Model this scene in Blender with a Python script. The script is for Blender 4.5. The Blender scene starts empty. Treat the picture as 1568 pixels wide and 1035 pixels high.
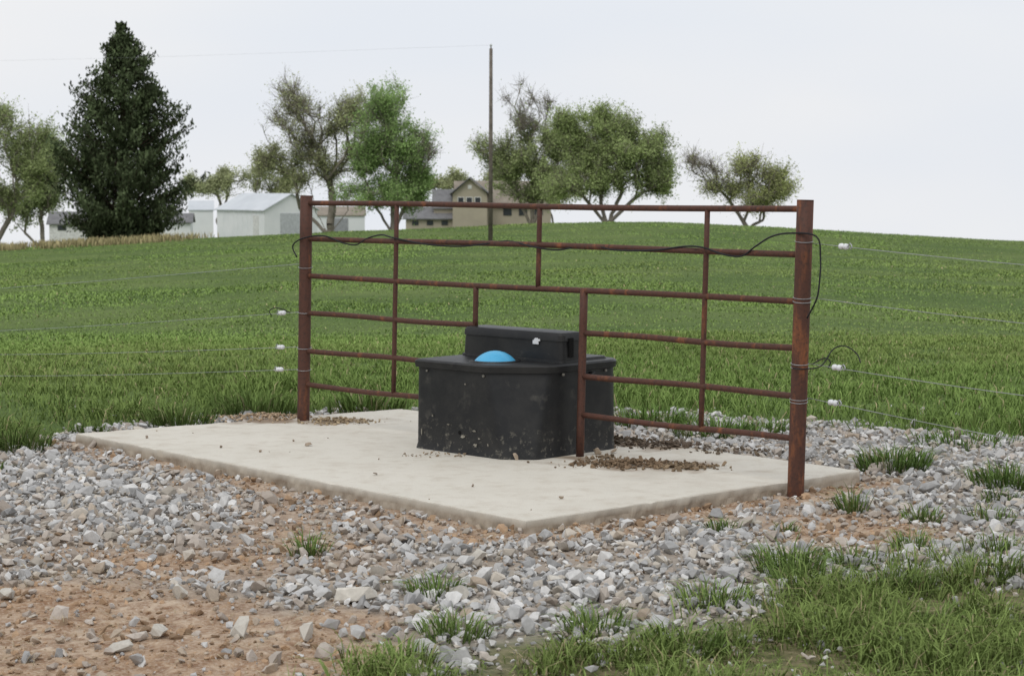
import bpy, bmesh, math, random
import numpy as np
from mathutils import Vector, Matrix
random.seed(7); rng=np.random.default_rng(7)
SC=bpy.context.scene
COL=SC.collection
CAMH=1.55

# ---------------------------------------------------------------- noise
_tab=np.random.default_rng(99).random((256,256))
def vnoise(x,y,s,seed=0):
    x=np.asarray(x,float)/s+seed*17.31; y=np.asarray(y,float)/s+seed*9.17
    xi=np.floor(x).astype(int); yi=np.floor(y).astype(int)
    fx=x-xi; fy=y-yi; fx=fx*fx*(3-2*fx); fy=fy*fy*(3-2*fy)
    g=lambda a,b:_tab[a%256,b%256]
    return (g(xi,yi)*(1-fx)+g(xi+1,yi)*fx)*(1-fy)+(g(xi,yi+1)*(1-fx)+g(xi+1,yi+1)*fx)*fy
def fbm(x,y,s,seed=0,o=3):
    # octaves rotated so the lattice never shows as rows
    r=0;a=1;t=0;x=np.asarray(x,float);y=np.asarray(y,float)
    for i in range(o):
        an=.6+i*1.1; xr=x*math.cos(an)-y*math.sin(an); yr=x*math.sin(an)+y*math.cos(an)
        r=r+a*vnoise(xr,yr,s/(2**i),seed+i*3); t+=a; a*=.5
    return r/t
def sstep(a,b,x):
    t=np.clip((np.asarray(x,float)-a)/(b-a),0,1); return t*t*(3-2*t)

# ---------------------------------------------------------------- site plan
SL=np.array([[0.062,9.0],[1.858,10.57],[-0.75,13.45],[-2.67,12.12]])  # concrete slab corners
def in_slab(X,Y,m=0.0):
    ins=np.ones(np.shape(X),bool)
    for i in range(4):
        a=SL[i];b=SL[(i+1)%4];d=(b-a)/np.linalg.norm(b-a)
        ins&=((d[0]*(Y-a[1])-d[1]*(X-a[0]))>-m)
    return ins
def slab_dist(i,X,Y):
    a=SL[i];b=SL[(i+1)%4];L=np.linalg.norm(b-a);d=(b-a)/L
    t=np.clip(((X-a[0])*d[0]+(Y-a[1])*d[1]),0,L)
    return np.hypot(X-a[0]-t*d[0],Y-a[1]-t*d[1])
AZ=np.array([-.6,-.257,-.159,-.060,.0216,.071,.153,.257,.6])
DY=np.array([130,106,89,76,66,63,76,94,130.])
ZC=110.
def terr(X,Y):
    X=np.asarray(X,float);Y=np.asarray(Y,float)
    Yc=np.maximum(Y,1.)
    az=np.clip(X/np.maximum(Yc,12),-.6,.6)
    dy=(np.interp(az-.02,AZ,DY)+np.interp(az,AZ,DY)+np.interp(az+.02,AZ,DY))/3
    zc=CAMH-dy*ZC/3050.
    prof=np.interp(Yc,[0,14,20,30,45,60,85,110],[-.07,-.07,-.25,-.6,-.75,-.85,-.95,-.80])
    t=np.clip((Yc-14)/(ZC-14),0,1)**1.3
    z=prof+(zc+.80)*t
    z=z+np.where(Yc>ZC,-(dy/3050.+.004)*(Yc-ZC),0)
    z=z+(fbm(X,Y,6,3)-.5)*.16*sstep(16,30,Yc)*(1-.5*sstep(70,110,Yc))
    return z
def field_edge(X): return np.interp(X,[-6,-3.3,-2.8,-1.6,.8,2.04,3.26,6],[11.0,11.7,12.9,13.5,13.8,13.0,12.2,11.2])
def grass_edge(X): return np.interp(X,[-.8,-.42,-.05,.53,.9,1.15,2.1,4,6],[5.4,6.55,6.85,7.15,7.45,7.95,8.1,8.3,8.6])
def dirt_edge(X): return np.interp(X,[-6,-2.1,-1.6,-1.0,-.5,-.3,0],[7.8,7.75,7.8,7.55,7.1,6.7,5.7])
def zones(X,Y):
    n=(fbm(X,Y,.7,5)-.5); n2=(fbm(X,Y,.25,8)-.5)
    grass=np.maximum(sstep(-.15,.25,Y-field_edge(X)+n*.9), sstep(-.1,.25,grass_edge(X)-Y+n*1.1))
    d=sstep(-.2,.3,dirt_edge(X)-Y+n*1.0+n2*.5)
    e=1-sstep(.12,.46,slab_dist(3,X,Y)+n*.7)
    e2=1-sstep(.08,.42,slab_dist(0,X,Y)+n*.7)
    p=np.exp(-((X+1.1+.25*(Y-9.5))**2/.16+(Y-9.3)**2/1.3))*1.0
    q=np.exp(-((X-1.55)**2/.22+(Y-9.15)**2/.28))*1.25
    q2=np.exp(-((X+.5)**2/.3+(Y-8.95)**2/.12))*.4
    q3=np.exp(-((X+1.3)**2/.5+(Y-8.3)**2/.25))*.9
    dirt=np.clip(np.maximum.reduce([d,e*.85,e2*.95,p+n*1.2,q+n*1.,q2+n*.9,q3+n*1.2]),0,1)
    b=1-sstep(.05,.35,np.minimum(slab_dist(2,X,Y),slab_dist(1,X,Y))+n*.4)
    dirt=np.maximum(dirt,b*.8)
    return dirt*(1-grass),grass
def ground_z(X,Y):
    z=terr(X,Y)
    near=1-sstep(14,18,Y)
    d,g=zones(X,Y)
    z=z+near*((fbm(X,Y,.35,11)-.5)*.03+(fbm(X,Y,.09,13)-.5)*.030*(.4+d)+(fbm(X,Y,1.6,4)-.5)*.05*sstep(.2,1.,np.minimum(slab_dist(3,X,Y),slab_dist(0,X,Y))))
    z=np.where(in_slab(X,Y,-.05),-.13,z)
    return z

# ---------------------------------------------------------------- helpers
def obj(name,me,mat=None,parent=None):
    o=bpy.data.objects.new(name,me); COL.objects.link(o)
    if mat is not None: me.materials.append(mat)
    if parent: o.parent=parent
    return o
def empty(name,loc=(0,0,0)):
    o=bpy.data.objects.new(name,None); COL.objects.link(o); o.location=loc; o.empty_display_size=.2
    return o
def mesh_np(name,V,F,mat,col=None,parent=None,flat=False):
    me=bpy.data.meshes.new(name); V=np.asarray(V,np.float32);F=np.asarray(F,np.int32)
    k=F.shape[1]
    me.vertices.add(len(V)); me.vertices.foreach_set('co',V.ravel())
    me.loops.add(F.size); me.loops.foreach_set('vertex_index',F.ravel())
    me.polygons.add(len(F)); me.polygons.foreach_set('loop_start',np.arange(len(F),dtype=np.int32)*k)
    me.update(calc_edges=True)
    if flat: me.shade_flat()
    if col is not None:
        ca=me.color_attributes.new('Col','FLOAT_COLOR','POINT')
        c=np.ones((len(V),4),np.float32); c[:,:3]=col
        ca.data.foreach_set('color',c.ravel())
    return obj(name,me,mat,parent)
def tube_data(P,R,n=8,cap=True):
    P=[Vector(p) for p in P]; 
    if not hasattr(R,'__len__'): R=[R]*len(P)
    V=[];F=[]; up=None
    for i,p in enumerate(P):
        t=(P[min(i+1,len(P)-1)]-P[max(i-1,0)]).normalized()
        if up is None:
            a=Vector((0,0,1)) if abs(t.z)<.9 else Vector((1,0,0)); up=(a-t*a.dot(t)).normalized()
        else: up=(up-t*up.dot(t)).normalized()
        s=t.cross(up)
        for k in range(n):
            an=2*math.pi*k/n; V.append(p+(up*math.cos(an)+s*math.sin(an))*R[i])
    for i in range(len(P)-1):
        for k in range(n):
            F.append((i*n+k,i*n+(k+1)%n,(i+1)*n+(k+1)%n,(i+1)*n+k))
    if cap:
        F.append(tuple(range(n))[::-1]); F.append(tuple((len(P)-1)*n+k for k in range(n)))
    return V,F
def tube(name,P,R,mat,parent=None,n=10,smooth=True):
    V,F=tube_data(P,R,n); me=bpy.data.meshes.new(name); me.from_pydata(V,[],F)
    if smooth:
        for p in me.polygons: p.use_smooth=len(p.vertices)==4
    return obj(name,me,mat,parent)
def smooth_path(P,k=6):
    P=[Vector(p) for p in P]; out=[]
    for i in range(len(P)-1):
        a=P[max(i-1,0)];b=P[i];c=P[i+1];d=P[min(i+2,len(P)-1)]
        for j in range(k):
            t=j/k
            out.append(.5*((2*b)+(-a+c)*t+(2*a-5*b+4*c-d)*t*t+(-a+3*b-3*c+d)*t**3))
    out.append(P[-1]); return out
def M(name):
    m=bpy.data.materials.new(name); m.use_nodes=True; nt=m.node_tree; nt.nodes.clear()
    o=nt.nodes.new('ShaderNodeOutputMaterial'); b=nt.nodes.new('ShaderNodeBsdfPrincipled')
    nt.links.new(b.outputs[0],o.inputs[0]); b.inputs['Roughness'].default_value=.8
    b.inputs['Specular IOR Level'].default_value=.25
    return m,nt,b,o
def noise(nt,scale,detail=4,vec=None,rough=.6):
    n=nt.nodes.new('ShaderNodeTexNoise'); n.inputs['Scale'].default_value=scale; n.inputs['Detail'].default_value=detail
    n.inputs['Roughness'].default_value=rough
    if vec is not None: nt.links.new(vec,n.inputs['Vector'])
    return n.outputs[0]
def ramp(nt,fac,stops):
    r=nt.nodes.new('ShaderNodeValToRGB'); e=r.color_ramp.elements
    while len(e)<len(stops): e.new(.5)
    for i,(p,c) in enumerate(stops):
        e[i].position=p; e[i].color=(c if len(c)==4 else (*c,1)) if hasattr(c,'__len__') else (c,c,c,1)
    nt.links.new(fac,r.inputs[0]); return r.outputs[0]
def mix(nt,f,a,b,mode='MIX'):
    m=nt.nodes.new('ShaderNodeMix'); m.data_type='RGBA'; m.blend_type=mode
    for s,v in ((m.inputs[0],f),(m.inputs[6],a),(m.inputs[7],b)):
        if isinstance(v,bpy.types.NodeSocket): nt.links.new(v,s)
        elif hasattr(v,'__len__'): s.default_value=(*v,1)
        else: s.default_value=v
    return m.outputs[2]
def bump(nt,b,h,st,dist=.02):
    n=nt.nodes.new('ShaderNodeBump'); n.inputs['Strength'].default_value=st; n.inputs['Distance'].default_value=dist
    nt.links.new(h,n.inputs['Height']); nt.links.new(n.outputs[0],b.inputs['Normal'])
def pos(nt):
    g=nt.nodes.new('ShaderNodeNewGeometry'); return g.outputs['Position']
def vcol(nt):
    a=nt.nodes.new('ShaderNodeAttribute'); a.attribute_name='Col'; return a
def simple(name,c,rough=.8,c2=None,scale=5,metal=0,bmp=0,spec=.25):
    m,nt,b,o=M(name); b.inputs['Roughness'].default_value=rough; b.inputs['Metallic'].default_value=metal
    b.inputs['Specular IOR Level'].default_value=spec
    if c2 is None: c2=tuple(x*.75 for x in c)
    n=noise(nt,scale,3,pos(nt)); nt.links.new(mix(nt,ramp(nt,n,[(.35,0),(.65,1)]),c,c2),b.inputs[0])
    if bmp: bump(nt,b,n,bmp)
    return m
def leafmat(name,trans=.3):
    m=bpy.data.materials.new(name); m.use_nodes=True; nt=m.node_tree; nt.nodes.clear()
    o=nt.nodes.new('ShaderNodeOutputMaterial'); b=nt.nodes.new('ShaderNodeBsdfDiffuse'); a=vcol(nt); nt.links.new(a.outputs[0],b.inputs[0])
    if trans<=0: nt.links.new(b.outputs[0],o.inputs[0]); return m
    t=nt.nodes.new('ShaderNodeBsdfTranslucent'); nt.links.new(a.outputs[0],t.inputs[0])
    x=nt.nodes.new('ShaderNodeMixShader'); x.inputs[0].default_value=trans
    nt.links.new(b.outputs[0],x.inputs[1]); nt.links.new(t.outputs[0],x.inputs[2]); nt.links.new(x.outputs[0],o.inputs[0])
    return m

# ---------------------------------------------------------------- materials
def mat_ground():
    m,nt,b,o=M('ground_soil'); p=pos(nt); a=vcol(nt)
    sep=nt.nodes.new('ShaderNodeSeparateColor'); nt.links.new(a.outputs[0],sep.inputs[0])
    n1=noise(nt,2.2,4,p); n2=noise(nt,14,4,p); n3=noise(nt,70,2,p)
    grav=mix(nt,n2,(.25,.225,.195),(.42,.38,.33))
    dirt=mix(nt,ramp(nt,n1,[(.35,0),(.65,1)]),(.34,.225,.14),(.47,.37,.275))
    dirt=mix(nt,ramp(nt,n2,[(.36,0),(.6,1)]),(.215,.125,.075),dirt)
    dirt=mix(nt,ramp(nt,n3,[(.45,0),(.75,.6)]),dirt,(.56,.48,.39))
    c=mix(nt,sep.outputs[0],grav,dirt)
    g1=noise(nt,.16,4,p)
    gr=mix(nt,ramp(nt,g1,[(.38,0),(.62,1)]),(.080,.128,.034),(.125,.172,.052))
    gr=mix(nt,ramp(nt,n1,[(.42,0),(.68,.45)]),gr,(.070,.098,.034))
    c=mix(nt,sep.outputs[1],c,gr)
    lit=mix(nt,ramp(nt,n2,[(.4,0),(.62,1)]),(.075,.075,.035),(.24,.19,.12))   # soil and thatch under the front grass
    c=mix(nt,sep.outputs[2],c,lit)
    nt.links.new(c,b.inputs[0]); b.inputs['Roughness'].default_value=.95
    b.inputs['Specular IOR Level'].default_value=.1
    bump(nt,b,n2,.8,.03); return m
def mat_stone():
    m,nt,b,o=M('crushed_stone'); a=vcol(nt); n=noise(nt,45,3,pos(nt))
    c=mix(nt,.35,a.outputs[0],ramp(nt,n,[(.3,.4),(.7,1.0)]),'MULTIPLY')
    nt.links.new(c,b.inputs[0]); b.inputs['Roughness'].default_value=.85; bump(nt,b,n,.3,.005); return m
def mat_concrete():
    m,nt,b,o=M('concrete'); p=pos(nt); a=vcol(nt)
    n1=noise(nt,1.3,5,p); n2=noise(nt,9,6,p); n3=noise(nt,120,2,p); n4=noise(nt,3.5,6,p,.7)
    c=mix(nt,n1,(.55,.52,.45),(.67,.64,.57))
    c=mix(nt,ramp(nt,n4,[(.5,0),(.72,.55)]),c,(.48,.43,.36))
    c=mix(nt,ramp(nt,n2,[(.5,0),(.78,.5)]),c,(.40,.34,.26))
    c=mix(nt,ramp(nt,n3,[(.35,.15),(.6,0)]),c,(.3,.26,.2))
    sep=nt.nodes.new('ShaderNodeSeparateColor'); nt.links.new(a.outputs[0],sep.inputs[0])
    c=mix(nt,sep.outputs[0],c,mix(nt,n2,(.14,.095,.06),(.30,.22,.15)))
    c=mix(nt,sep.outputs[1],c,mix(nt,ramp(nt,n2,[(.35,0),(.65,1)]),(.20,.15,.105),(.44,.385,.31)))
    nt.links.new(c,b.inputs[0]); bump(nt,b,n3,.15,.004); return m
def mat_rust(name,orange=.5):
    m,nt,b,o=M(name); p=pos(nt)
    mp=nt.nodes.new('ShaderNodeMapping'); mp.inputs['Scale'].default_value=(1,1,.22); nt.links.new(p,mp.inputs[0])
    n=noise(nt,14,6,mp.outputs[0]); n2=noise(nt,60,4,p)
    c=mix(nt,ramp(nt,n,[(.60-.16*orange,0),(.76-.16*orange,1)]),(.088,.038,.026),(.24,.088,.036))
    c=mix(nt,ramp(nt,n2,[(.48,0),(.70,.75)]),c,(.040,.024,.020))
    nt.links.new(c,b.inputs[0]); b.inputs['Roughness'].default_value=.66; b.inputs['Specular IOR Level'].default_value=.3
    bump(nt,b,n2,.25,.003); return m
def mat_black():
    m,nt,b,o=M('black_polyethylene'); p=pos(nt)
    n1=noise(nt,5,5,p,.7); n2=noise(nt,26,5,p,.7); n3=noise(nt,7,5,p,.65)
    c=mix(nt,ramp(nt,n1,[(.4,0),(.7,1)]),(.009,.0095,.0105),(.024,.0235,.0225))
    c=mix(nt,ramp(nt,n3,[(.58,0),(.74,.45)]),c,(.12,.112,.095))
    g=nt.nodes.new('ShaderNodeNewGeometry'); s=nt.nodes.new('ShaderNodeSeparateXYZ'); nt.links.new(g.outputs['Position'],s.inputs[0])
    mr=nt.nodes.new('ShaderNodeMapRange'); mr.inputs[1].default_value=.22; mr.inputs[2].default_value=0; nt.links.new(s.outputs[2],mr.inputs[0])
    mu=nt.nodes.new('ShaderNodeMath'); mu.operation='MULTIPLY'; nt.links.new(mr.outputs[0],mu.inputs[0]); nt.links.new(ramp(nt,n2,[(.56,0),(.68,.7)]),mu.inputs[1])
    c=mix(nt,mu.outputs[0],c,(.27,.25,.20))
    nt.links.new(c,b.inputs[0]); b.inputs['Roughness'].default_value=.45; b.inputs['Specular IOR Level'].default_value=.32
    bump(nt,b,n2,.12,.004); return m
MG=mat_ground(); MS=mat_stone(); MC=mat_concrete(); MR=mat_rust('rusty_pipe',.3); MR2=mat_rust('rusty_post',.8); MB=mat_black()
MGR=leafmat('grass_blade',.0); MLEAF=leafmat('leaves',.35); MCED=leafmat('cedar_needles',.0)
MBARK=simple('bark',(.27,.24,.205),.9,(.18,.16,.13),3)
MBARKD=simple('cedar_bark',(.09,.06,.045),.9)
MWIRE=simple('galvanised_wire',(.42,.43,.44),.45,metal=.5)
MWHITE=simple('white_porcelain',(.75,.76,.78),.4,(.65,.66,.68),8)
MCAB=simple('black_cable',(.015,.015,.017),.5)
MBLUE=simple('blue_float_plastic',(.07,.37,.62),.4,(.09,.42,.68),6,spec=.4)
MDARK=simple('dark_hole',(.004,.004,.004),.9)
MWOOD=simple('weathered_wood',(.19,.165,.14),.9,(.11,.095,.08),4)
MWALL=simple('white_metal_siding',(.80,.81,.82),.6,(.72,.74,.75),.4)
MROOF=simple('light_metal_roof',(.58,.61,.64),.5,(.50,.53,.56),.5)
MTAN=simple('tan_siding',(.42,.375,.29),.8,(.37,.33,.26),.6)
MSH=simple('grey_shingles',(.20,.20,.205),.9,(.15,.15,.155),2)
MSHB=simple('brown_shingles',(.29,.255,.21),.9,(.23,.20,.165),2)
MGLASS=simple('window_glass',(.04,.045,.055),.2,spec=.6)
MTRIM=simple('white_trim',(.75,.75,.73),.6)

# ---------------------------------------------------------------- ground sheet
def lines(lo,f0,f1,hi,st,g=1.13):
    a=list(np.arange(f0,f1+1e-6,st)); s=st; x=f1
    while x<hi: s*=g; x+=s; a.append(min(x,hi))
    s=st;x=f0
    while x>lo: s*=g; x-=s; a.insert(0,max(x,lo))
    return np.array(a)
gx=lines(-900,-4.6,4.8,900,.04,1.09); gy=lines(-120,5.6,14.6,1600,.04,1.06)
GX,GY=np.meshgrid(gx,gy); GZ=ground_z(GX,GY)
d,g=zones(GX,GY)
front=g*(1-sstep(9.0,9.8,GY))*.8
nx=len(gx);ny=len(gy)
ii=(np.arange(ny-1)[:,None]*nx+np.arange(nx-1)[None,:]).ravel()
F=np.stack([ii,ii+1,ii+1+nx,ii+nx],1)
colr=np.stack([d.ravel(),g.ravel(),front.ravel()],1)
ground=mesh_np('ground',np.stack([GX.ravel(),GY.ravel(),GZ.ravel()],1),F,MG,colr)

# ---------------------------------------------------------------- concrete slab
nu,nv=220,140
U,Vv=np.meshgrid(np.linspace(0,1,nu),np.linspace(0,1,nv))
def sl(U,V):
    a=SL[0];b=SL[3];c=SL[2];e=SL[1]
    return [(a[k]*(1-U)+b[k]*U)*(1-V)+(e[k]*(1-U)+c[k]*U)*V for k in (0,1)]
X,Y=sl(U,Vv)
Z=(fbm(X,Y,.8,21)-.5)*.004
edge=np.minimum.reduce([U*4.15,(1-U)*4.15,Vv*2.4,(1-Vv)*2.4])
Z=Z-.006*(edge<.005)*(vnoise(X,Y,.05,2)**4)
top=np.stack([X.ravel(),Y.ravel(),Z.ravel()],1)
ii=(np.arange(nv-1)[:,None]*nu+np.arange(nu-1)[None,:]).ravel()
F=[tuple(q) for q in np.stack([ii,ii+nu,ii+1+nu,ii+1],1)]
ring=[j for j in range(nu)]+[r*nu+nu-1 for r in range(1,nv)]+[(nv-1)*nu+j for j in range(nu-2,-1,-1)]+[r*nu for r in range(nv-2,0,-1)]
Vl=[tuple(p) for p in top]; c0=top.mean(0); nb=len(ring)
for lev,zz in enumerate((-.006,-.04,-.07,-.15)):
    for j in ring:
        p=top[j]; dd=np.array([p[0]-c0[0],p[1]-c0[1]]); dd/=np.linalg.norm(dd)
        o=.003+(vnoise(p[0],p[1],.04,30+lev)-.5)*(.002 if lev==0 else .012)
        Vl.append((p[0]+dd[0]*o,p[1]+dd[1]*o,min(zz,p[2]-.002)))
def ri(l,k): return ring[k%nb] if l==0 else len(top)+(l-1)*nb+k%nb
for l in range(4):
    for k in range(nb): F.append((ri(l,k),ri(l,k+1),ri(l+1,k+1),ri(l+1,k)))
Va=np.array(Vl)
def blob(x,y,cx,cy,rx,ry,rot,seed):
    c,s=math.cos(rot),math.sin(rot); a=(x-cx)*c+(y-cy)*s; b=-(x-cx)*s+(y-cy)*c
    return np.clip(1.25-np.sqrt((a/rx)**2+(b/ry)**2)+(fbm(x,y,.16,seed)-.5)*2.2,0,1)
x=Va[:,0];y=Va[:,1]
mud=np.maximum.reduce([blob(x,y,.72,10.75,.40,.17,-.3,3),blob(x,y,.80,11.65,.38,.20,0,6),blob(x,y,.35,11.05,.16,.07,-.7,9)*.6,blob(x,y,-1.15,12.75,.25,.16,0,2)*.7,blob(x,y,-1.6,12.75,.34,.22,.4,4)*.7])
side=(np.arange(len(Va))>=len(top)+nb).astype(float)
dust_and_shade=np.maximum(side*.9,(1-sstep(0,.08,np.minimum(slab_dist(3,x,y),slab_dist(0,x,y))+fbm(x,y,.3,7)*.14))*.35)  # edge dirt, plus side faces darkened in dirt colour to shade them against the top
dust_and_shade=np.maximum(dust_and_shade,sstep(.48,.72,fbm(x,y,.5,15))*.5*sstep(0.3,1.2,x-.0))
me=bpy.data.meshes.new('concrete_slab'); me.from_pydata(Vl,[],F)
ca=me.color_attributes.new('Col','FLOAT_COLOR','POINT')
ca.data.foreach_set('color',np.stack([np.clip(mud*1.5,0,1)*.95,dust_and_shade,side*0,side*0+1],1).astype(np.float32).ravel())
obj('concrete_slab',me,MC)

# ---------------------------------------------------------------- stones
def hull_proto(seed,npts=13):
    r=random.Random(seed); bm=bmesh.new()
    for _ in range(npts):
        v=Vector((r.gauss(0,1),r.gauss(0,1),r.gauss(0,1))).normalized()*r.uniform(.75,1.0)
        bm.verts.new(v)
    res=bmesh.ops.convex_hull(bm,input=bm.verts[:])
    junk=list({e for e in res['geom_interior']+res['geom_unused'] if isinstance(e,bmesh.types.BMVert)})
    if junk: bmesh.ops.delete(bm,geom=junk,context='VERTS')
    bmesh.ops.triangulate(bm,faces=bm.faces[:]); bm.verts.index_update()
    V=np.array([v.co[:] for v in bm.verts]);Fc=np.array([[v.index for v in f.verts] for f in bm.faces]); bm.free(); return V,Fc
protos=[hull_proto(100+i,11+i%4) for i in range(16)]
def scatter_rocks(name,X,Y,Zb,S,C,mat,flat=.6,tilt=.5):
    N=len(X); pid=rng.integers(0,len(protos),N); Vs=[];Fs=[];Cs=[];off=0
    for k,(PV,PF) in enumerate(protos):
        I=np.where(pid==k)[0]
        if len(I)==0: continue
        n=len(I)
        sc=np.stack([S[I]*rng.uniform(.8,1.4,n),S[I]*rng.uniform(.65,1.,n),S[I]*rng.uniform(.4,.8,n)*flat/.6],1)*.5
        v=PV[None]*sc[:,None]
        a=rng.uniform(0,2*np.pi,n);tx=rng.normal(0,tilt,n);ty=rng.normal(0,tilt,n)
        cx,sx=np.cos(tx)[:,None],np.sin(tx)[:,None]; y1=v[...,1]*cx-v[...,2]*sx; z1=v[...,1]*sx+v[...,2]*cx; x1=v[...,0]
        cy,sy=np.cos(ty)[:,None],np.sin(ty)[:,None]; x2=x1*cy+z1*sy; z2=-x1*sy+z1*cy
        ca_,sa=np.cos(a)[:,None],np.sin(a)[:,None]; x3=x2*ca_-y1*sa; y3=x2*sa+y1*ca_
        w=np.stack([x3+X[I][:,None],y3+Y[I][:,None],z2+Zb[I][:,None]],2)
        Vs.append(w.reshape(-1,3)); Fs.append((PF[None]+(np.arange(n)*len(PV))[:,None,None]+off).reshape(-1,3)); off+=n*len(PV)
        Cs.append(np.repeat(C[I],len(PV),0))
    return mesh_np(name,np.concatenate(Vs),np.concatenate(Fs),mat,np.concatenate(Cs),flat=True)
N=115000
X=rng.uniform(-4.8,5.2,N);Y=rng.uniform(5.9,14.3,N)
k=(np.abs(X)<.257*Y*1.25+.4)&~in_slab(X,Y,.01); X=X[k];Y=Y[k]
d,g=zones(X,Y)
clump=fbm(X,Y,.5,41)
dens=(1-g*.92)*(1-.78*d)*np.where(clump<.42,.65,1)
fe=sstep(-.1,.6,Y-field_edge(X)); dens=dens*(1-fe*.9)
dens=np.where((d>.6)&(Y<8)&(X<0),dens*.5,dens)
k=rng.random(len(X))<dens*.92; X=X[k];Y=Y[k];d=d[k];g=g[k]
n=len(X); S=np.clip(rng.lognormal(math.log(.033),.46,n),.011,.11)*np.where(d>.5,.9,1)*np.where(g>.5,.8,1)
Zg=ground_z(X,Y)+S*.18+rng.uniform(0,.018,n)*(1-d)
t=rng.random(n)
C=np.where(t[:,None]<.46,np.array([.47,.467,.46]),np.where(t[:,None]<.82,np.array([.66,.652,.635]),np.array([.54,.49,.42])))
C=C*rng.uniform(.64,1.12,n)[:,None]
tint=(rng.random(n)<(.12+.5*d))[:,None]; C=np.where(tint,C*.5+np.array([.44,.33,.23])*.45,C)
print('stones',n)
scatter_rocks('gravel',X,Y,Zg,S,np.clip(C,0,.75),MS)
big=[(-.61,7.55,.17),(-.95,6.95,.13),(-.2,7.6,.11),(.18,7.9,.12),(-1.25,6.95,.11),(-1.95,7.6,.1),(-1.3,7.65,.11),(.55,8.2,.1),(-.72,6.95,.1),(.3,9.0,.06),(1.15,9.25,.1),(-2.3,10.6,.1),(-2.0,10.5,.11),(2.2,9.0,.09),(1.9,8.6,.08),(-.55,8.1,.1),(-.15,8.35,.1),(-1.35,6.75,.09)]
B=np.array(big); scatter_rocks('limestone_rocks',B[:,0],B[:,1],ground_z(B[:,0],B[:,1])+B[:,2]*.2,B[:,2],np.tile([.58,.55,.49],(len(B),1))*rng.uniform(.8,1.1,len(B))[:,None],MS)
N=30000
X=rng.uniform(-3.2,3,N);Y=rng.uniform(6,13.5,N); d,g=zones(X,Y); k=(rng.random(N)<d*1.1*(.3+vnoise(X,Y,.3,5)))&~in_slab(X,Y,.0); X=X[k];Y=Y[k]
S=np.clip(rng.lognormal(math.log(.015),.6,len(X)),.006,.075)
C=np.array([.36,.245,.155])*rng.uniform(.6,1.4,len(X))[:,None]
parts=[(X,Y,ground_z(X,Y)+S*.1,S,C)]
def clods(cx,cy,rx,ry,n,c,smax=.045):
    X=rng.normal(cx,rx,n);Y=rng.normal(cy,ry,n); S=np.clip(rng.lognormal(math.log(.019),.55,n),.005,smax)
    hz=np.exp(-((X-cx)**2/rx**2+(Y-cy)**2/ry**2)/1.2)*.03
    parts.append((X,Y,hz*rng.random(n)+S*.15,S,np.array(c)*rng.uniform(.6,1.3,n)[:,None]))
clods(.66,10.78,.16,.07,460,(.21,.145,.09)); clods(.92,10.66,.10,.05,170,(.26,.19,.12)); clods(.50,10.95,.08,.05,70,(.24,.18,.12))
clods(.62,11.75,.12,.08,220,(.12,.09,.06)); clods(.88,11.55,.14,.08,220,(.12,.09,.065)); clods(1.25,11.3,.14,.06,60,(.18,.14,.10))
clods(-1.15,12.72,.12,.08,260,(.40,.31,.20),.03); clods(-1.62,12.95,.15,.09,300,(.44,.33,.22),.03); clods(-.42,11.15,.10,.03,40,(.34,.26,.18),.02)
P=[np.concatenate([p[i] for p in parts]) for i in range(5)]
scatter_rocks('dirt_clods',*P,MS)
N=55; X=rng.uniform(-2.7,1.9,N);Y=rng.uniform(9,13.4,N);k=in_slab(X,Y,-.04);X=X[k];Y=Y[k]
S=np.clip(rng.lognormal(math.log(.009),.6,len(X)),.005,.025)
pp=[(-.72,10.4,.035),(-1.19,11.55,.045),(-1.44,11.3,.03),(-1.3,11.75,.025),(.02,10.98,.05),(.48,11.2,.07),(.58,11.25,.06),(.24,9.62,.035),(-.2,10.0,.025),(-2.2,11.9,.03)]
X=np.append(X,[p[0] for p in pp]);Y=np.append(Y,[p[1] for p in pp]);S=np.append(S,[p[2] for p in pp])
scatter_rocks('slab_pebbles',X,Y,S*.25,S,np.tile([.36,.29,.22],(len(X),1))*rng.uniform(.6,1.4,len(X))[:,None],MS)

# ---------------------------------------------------------------- grass
def blades(name,X,Y,Zb,h,w,bend,C,mat=MGR,head=None,base=.6):
    n=len(X); hd=rng.uniform(0,2*np.pi,n) if head is None else head
    ang=rng.uniform(0,2*np.pi,n)
    px,py=np.cos(ang)*w/2,np.sin(ang)*w/2; dx,dy=np.cos(hd),np.sin(hd)
    b=bend*h
    v=np.zeros((n,5,3))
    v[:,0]=np.stack([X-px,Y-py,Zb],1); v[:,1]=np.stack([X+px,Y+py,Zb],1)
    mx=X+dx*b*.32;my=Y+dy*b*.32;mz=Zb+h*.60
    v[:,2]=np.stack([mx-px*.85,my-py*.85,mz],1); v[:,3]=np.stack([mx+px*.85,my+py*.85,mz],1)
    v[:,4]=np.stack([X+dx*b,Y+dy*b,Zb+h*(1-.35*np.clip(bend,0,1.5))],1)
    f=np.array([[0,1,3],[0,3,2],[2,3,4]]); Fc=(f[None]+(np.arange(n)*5)[:,None,None]).reshape(-1,3)
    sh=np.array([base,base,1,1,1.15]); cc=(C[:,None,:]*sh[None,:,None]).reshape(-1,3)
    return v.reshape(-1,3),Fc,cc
def join_blades(name,L,mat=MGR):
    Vs=[];Fs=[];Cs=[];o=0
    for v,f,c in L: Vs.append(v);Fs.append(f+o);Cs.append(c);o+=len(v)
    return mesh_np(name,np.concatenate(Vs),np.concatenate(Fs),mat,np.concatenate(Cs))
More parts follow.
